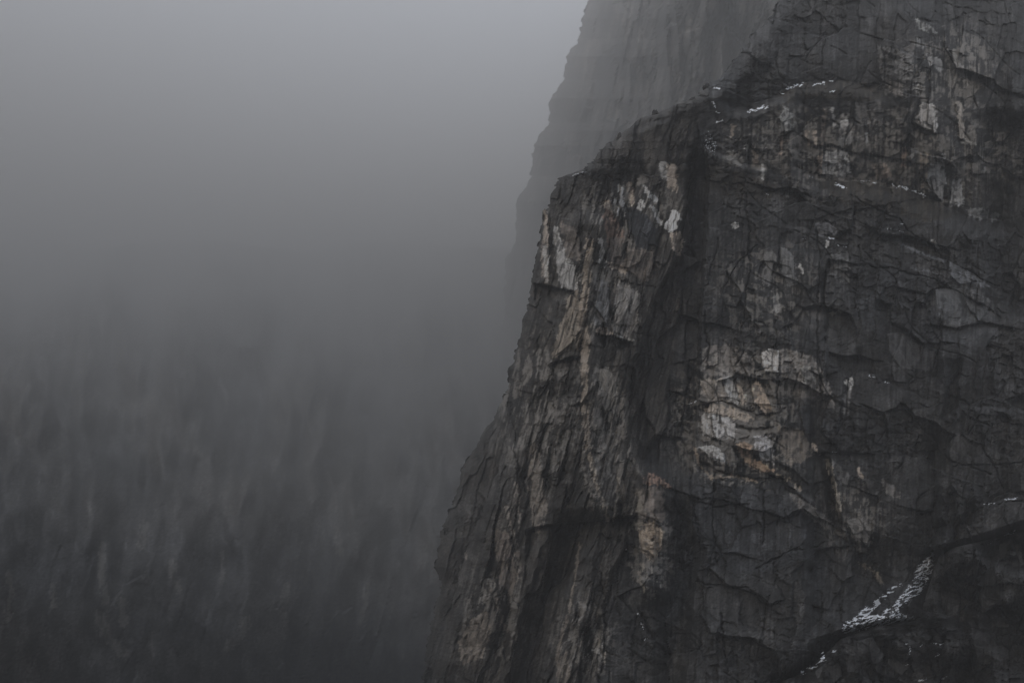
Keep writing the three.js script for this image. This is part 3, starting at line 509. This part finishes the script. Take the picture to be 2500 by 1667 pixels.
pinnacle(1430, 414, 7, 7, 0, 26, 'low dark block beside the little snow streak on the prow');

// ---------------------------------------------------------------- snow
function snow(label, shapes, depth, thr = 0, ang = -0.42, size = 7) {
  const list = shapes.map(([w, ...f]) => { w *= 0.65; const P = []; for (let i = 0; i < f.length; i += 2) P.push([f[i], f[i + 1]]); return { w, P, B: box(P, w + 4) }; });
  let B = [1e9, -1e9, 1e9, -1e9]; for (const q of list) B = [Math.min(B[0], q.B[0]), Math.max(B[1], q.B[1]), Math.min(B[2], q.B[2]), Math.max(B[3], q.B[3])];
  const st = 1.25, nu = Math.ceil((B[1] - B[0]) / st) + 1, nv = Math.ceil((B[3] - B[2]) / st) + 1, at = new Int32Array(nu * nv).fill(-1), pos = [], idx = [];
  const c = Math.cos(ang), n = Math.sin(ang);
  for (let j = 0; j < nv; j++) for (let i = 0; i < nu; i++) {
    const u = B[0] + i * st, v = B[2] + j * st; let s = -9;
    for (const q of list) if (inBox(q.B, u, v)) s = Math.max(s, q.w ? q.w - lineDist(q.P, u, v) : polyDist(q.P, u, v));
    if (s < -4) continue;
    const a = u * c + v * n, b = -u * n + v * c;
    const m = clamp(s / (size * 1.1), -1, 0.4) + 0.95 * fbm(a / (size * 2.2), b / (size * 0.6), 741, 3, 0.7) + 0.25 * n2(u / 40, v / 40, 745) - thr;
    if (m < 0) continue;
    at[j * nu + i] = pos.length / 3;
    pos.push(...place(u, v, depth(u, v) - 0.08 - 0.3 * sstep(0, 0.5, m)));
  }
  for (let j = 0; j < nv - 1; j++) for (let i = 0; i < nu - 1; i++) {
    const a = at[j * nu + i], b = at[j * nu + i + 1], e = at[(j + 1) * nu + i], h = at[(j + 1) * nu + i + 1];
    if (a >= 0 && b >= 0 && e >= 0) idx.push(a, e, b);
    if (b >= 0 && e >= 0 && h >= 0) idx.push(b, e, h);
  }
  if (!idx.length) { console.log('no snow: ' + label); return; }
  const g = new THREE.BufferGeometry(); g.setAttribute('position', new THREE.Float32BufferAttribute(pos, 3)); g.setIndex(idx); g.computeVertexNormals();
  const m = new THREE.Mesh(g, snowMat); m.name = numbered('snow_patch'); m.castShadow = m.receiveShadow = true;
  m.userData = { kind: 'stuff', label, category: 'snow' }; scene.add(m);
}
const soft = (u, v) => { let d = 0; for (const [a, b] of [[0, 0], [3, 0], [-3, 0], [0, 3], [0, -3]]) d += nearDepth(u + a, v + b); return Math.min(d / 5, nearDepth(u, v)); };
snow('large torn snow patch in the gully above the foreground crag', [[0, 2284, 1346, 2286, 1362, 2278, 1392, 2262, 1424, 2250, 1446, 2222, 1462, 2196, 1486, 2212, 1500, 2246, 1508, 2236, 1522, 2180, 1524, 2120, 1538, 2066, 1548, 2054, 1542, 2062, 1520, 2096, 1496, 2140, 1466, 2162, 1446, 2196, 1420, 2204, 1426, 2188, 1438, 2150, 1474, 2124, 1500, 2150, 1500, 2186, 1472, 2210, 1440, 2232, 1408, 2240, 1384, 2262, 1362], [9, 2278, 1352, 2250, 1420, 2200, 1480, 2080, 1538], [7, 2196, 1424, 2130, 1480, 2070, 1530]], soft, 0.24, -0.36, 7);
snow('small snow tongue on the crag edge at the bottom of the picture', [[6, 1962, 1640, 1990, 1626, 2012, 1608], [4, 2012, 1608, 2008, 1594], [3, 2036, 1592, 2042, 1588]], (u, v) => Math.min(soft(u, v), cragDepth(u, v) + 0.1), 0.1);
snow('thin snow line on the curved ledge under the pale band', [[3.5, 2040, 448, 2070, 460], [3.5, 2098, 442, 2140, 446], [4.5, 2180, 452, 2215, 460, 2242, 468, 2258, 478], [2.5, 1976, 429, 1992, 434]], soft, 0.05, 0.2, 5);
snow('snow dusting on the grassy ledge below the upper ridge', [[4, 1922, 216, 1960, 204], [4, 1986, 208, 2032, 197], [3, 2028, 223, 2036, 222], [3, 1904, 226, 1912, 230]], soft, 0.05, -0.25, 5);
snow('short snow streak beside the ridge notch', [[6, 1828, 273, 1862, 262, 1874, 262]], soft, 0.1, -0.25, 5);
snow('flecks of snow running down the notch behind the ridge', [[3, 1746, 214, 1758, 216], [3.5, 1742, 250, 1748, 262], [3, 1750, 272, 1756, 276], [3.5, 1750, 298, 1764, 294]], soft, 0.05, -0.2, 4);
snow('frosted speckles on scrub at the top of the dark gully', [[0, 1712, 326, 1732, 318, 1752, 350, 1744, 380, 1720, 366]], soft, 0.5, 1.3, 2.2);
snow('tiny snow streak on the crest of the prow', [[3, 1400, 428, 1428, 420]], soft, 0, -0.3, 4);
snow('flecks of snow on the dipping ledge in the middle of the right wall', [[2.5, 2024, 580, 2036, 583], [2.5, 2048, 599, 2068, 604], [2, 1960, 583, 1966, 585], [2, 1868, 474, 1876, 474]], soft, 0, 0.25, 4);
snow('scattered snow flecks below the curved ledge, far right', [[2.5, 2168, 558, 2176, 560], [2.5, 2192, 562, 2206, 566], [2, 2198, 546, 2206, 548]], soft, 0, 0.25, 4);
snow('tiny snow dash on the lip of the dark gully', [[2.5, 1684, 986, 1700, 980]], soft, 0, -0.25, 4);
snow('thin snow line along the slanting ledge right of the pale scar', [[2.5, 2122, 916, 2138, 921], [2, 2162, 932, 2172, 936], [2, 2036, 1105, 2046, 1104]], soft, 0, 0.3, 4);
snow('snow line on the arched ledge above the crag, right edge', [[2.5, 2404, 1230, 2436, 1227], [3, 2456, 1220, 2484, 1216]], soft, 0, -0.1, 4);
snow('dotted snow along the crag top at the right edge', [[2.6, 2414, 1330, 2440, 1312, 2482, 1296]], (u, v) => cragDepth(u, v) - 0.2, 0.1, -0.5, 4);
snow('scattered snow crumbs on the face of the foreground crag', [[3, 2213, 1572, 2222, 1577], [3, 2246, 1578, 2252, 1574], [3, 2276, 1570, 2304, 1572], [3, 2284, 1602, 2292, 1598], [2.5, 2212, 1624, 2220, 1622], [3, 2244, 1662, 2262, 1658], [3, 2294, 1662, 2312, 1652], [3, 2224, 1582, 2222, 1596]], (u, v) => cragDepth(u, v), 0, -0.5, 4);
snow('snow crumbs down the narrow gully below the orange block', [[2.5, 1528, 1330, 1530, 1344], [2.5, 1558, 1498, 1562, 1502], [2.5, 1566, 1520, 1572, 1536], [3, 1574, 1562, 1582, 1560]], soft, 0, 0.2, 4);

renderer.render(scene, camera);
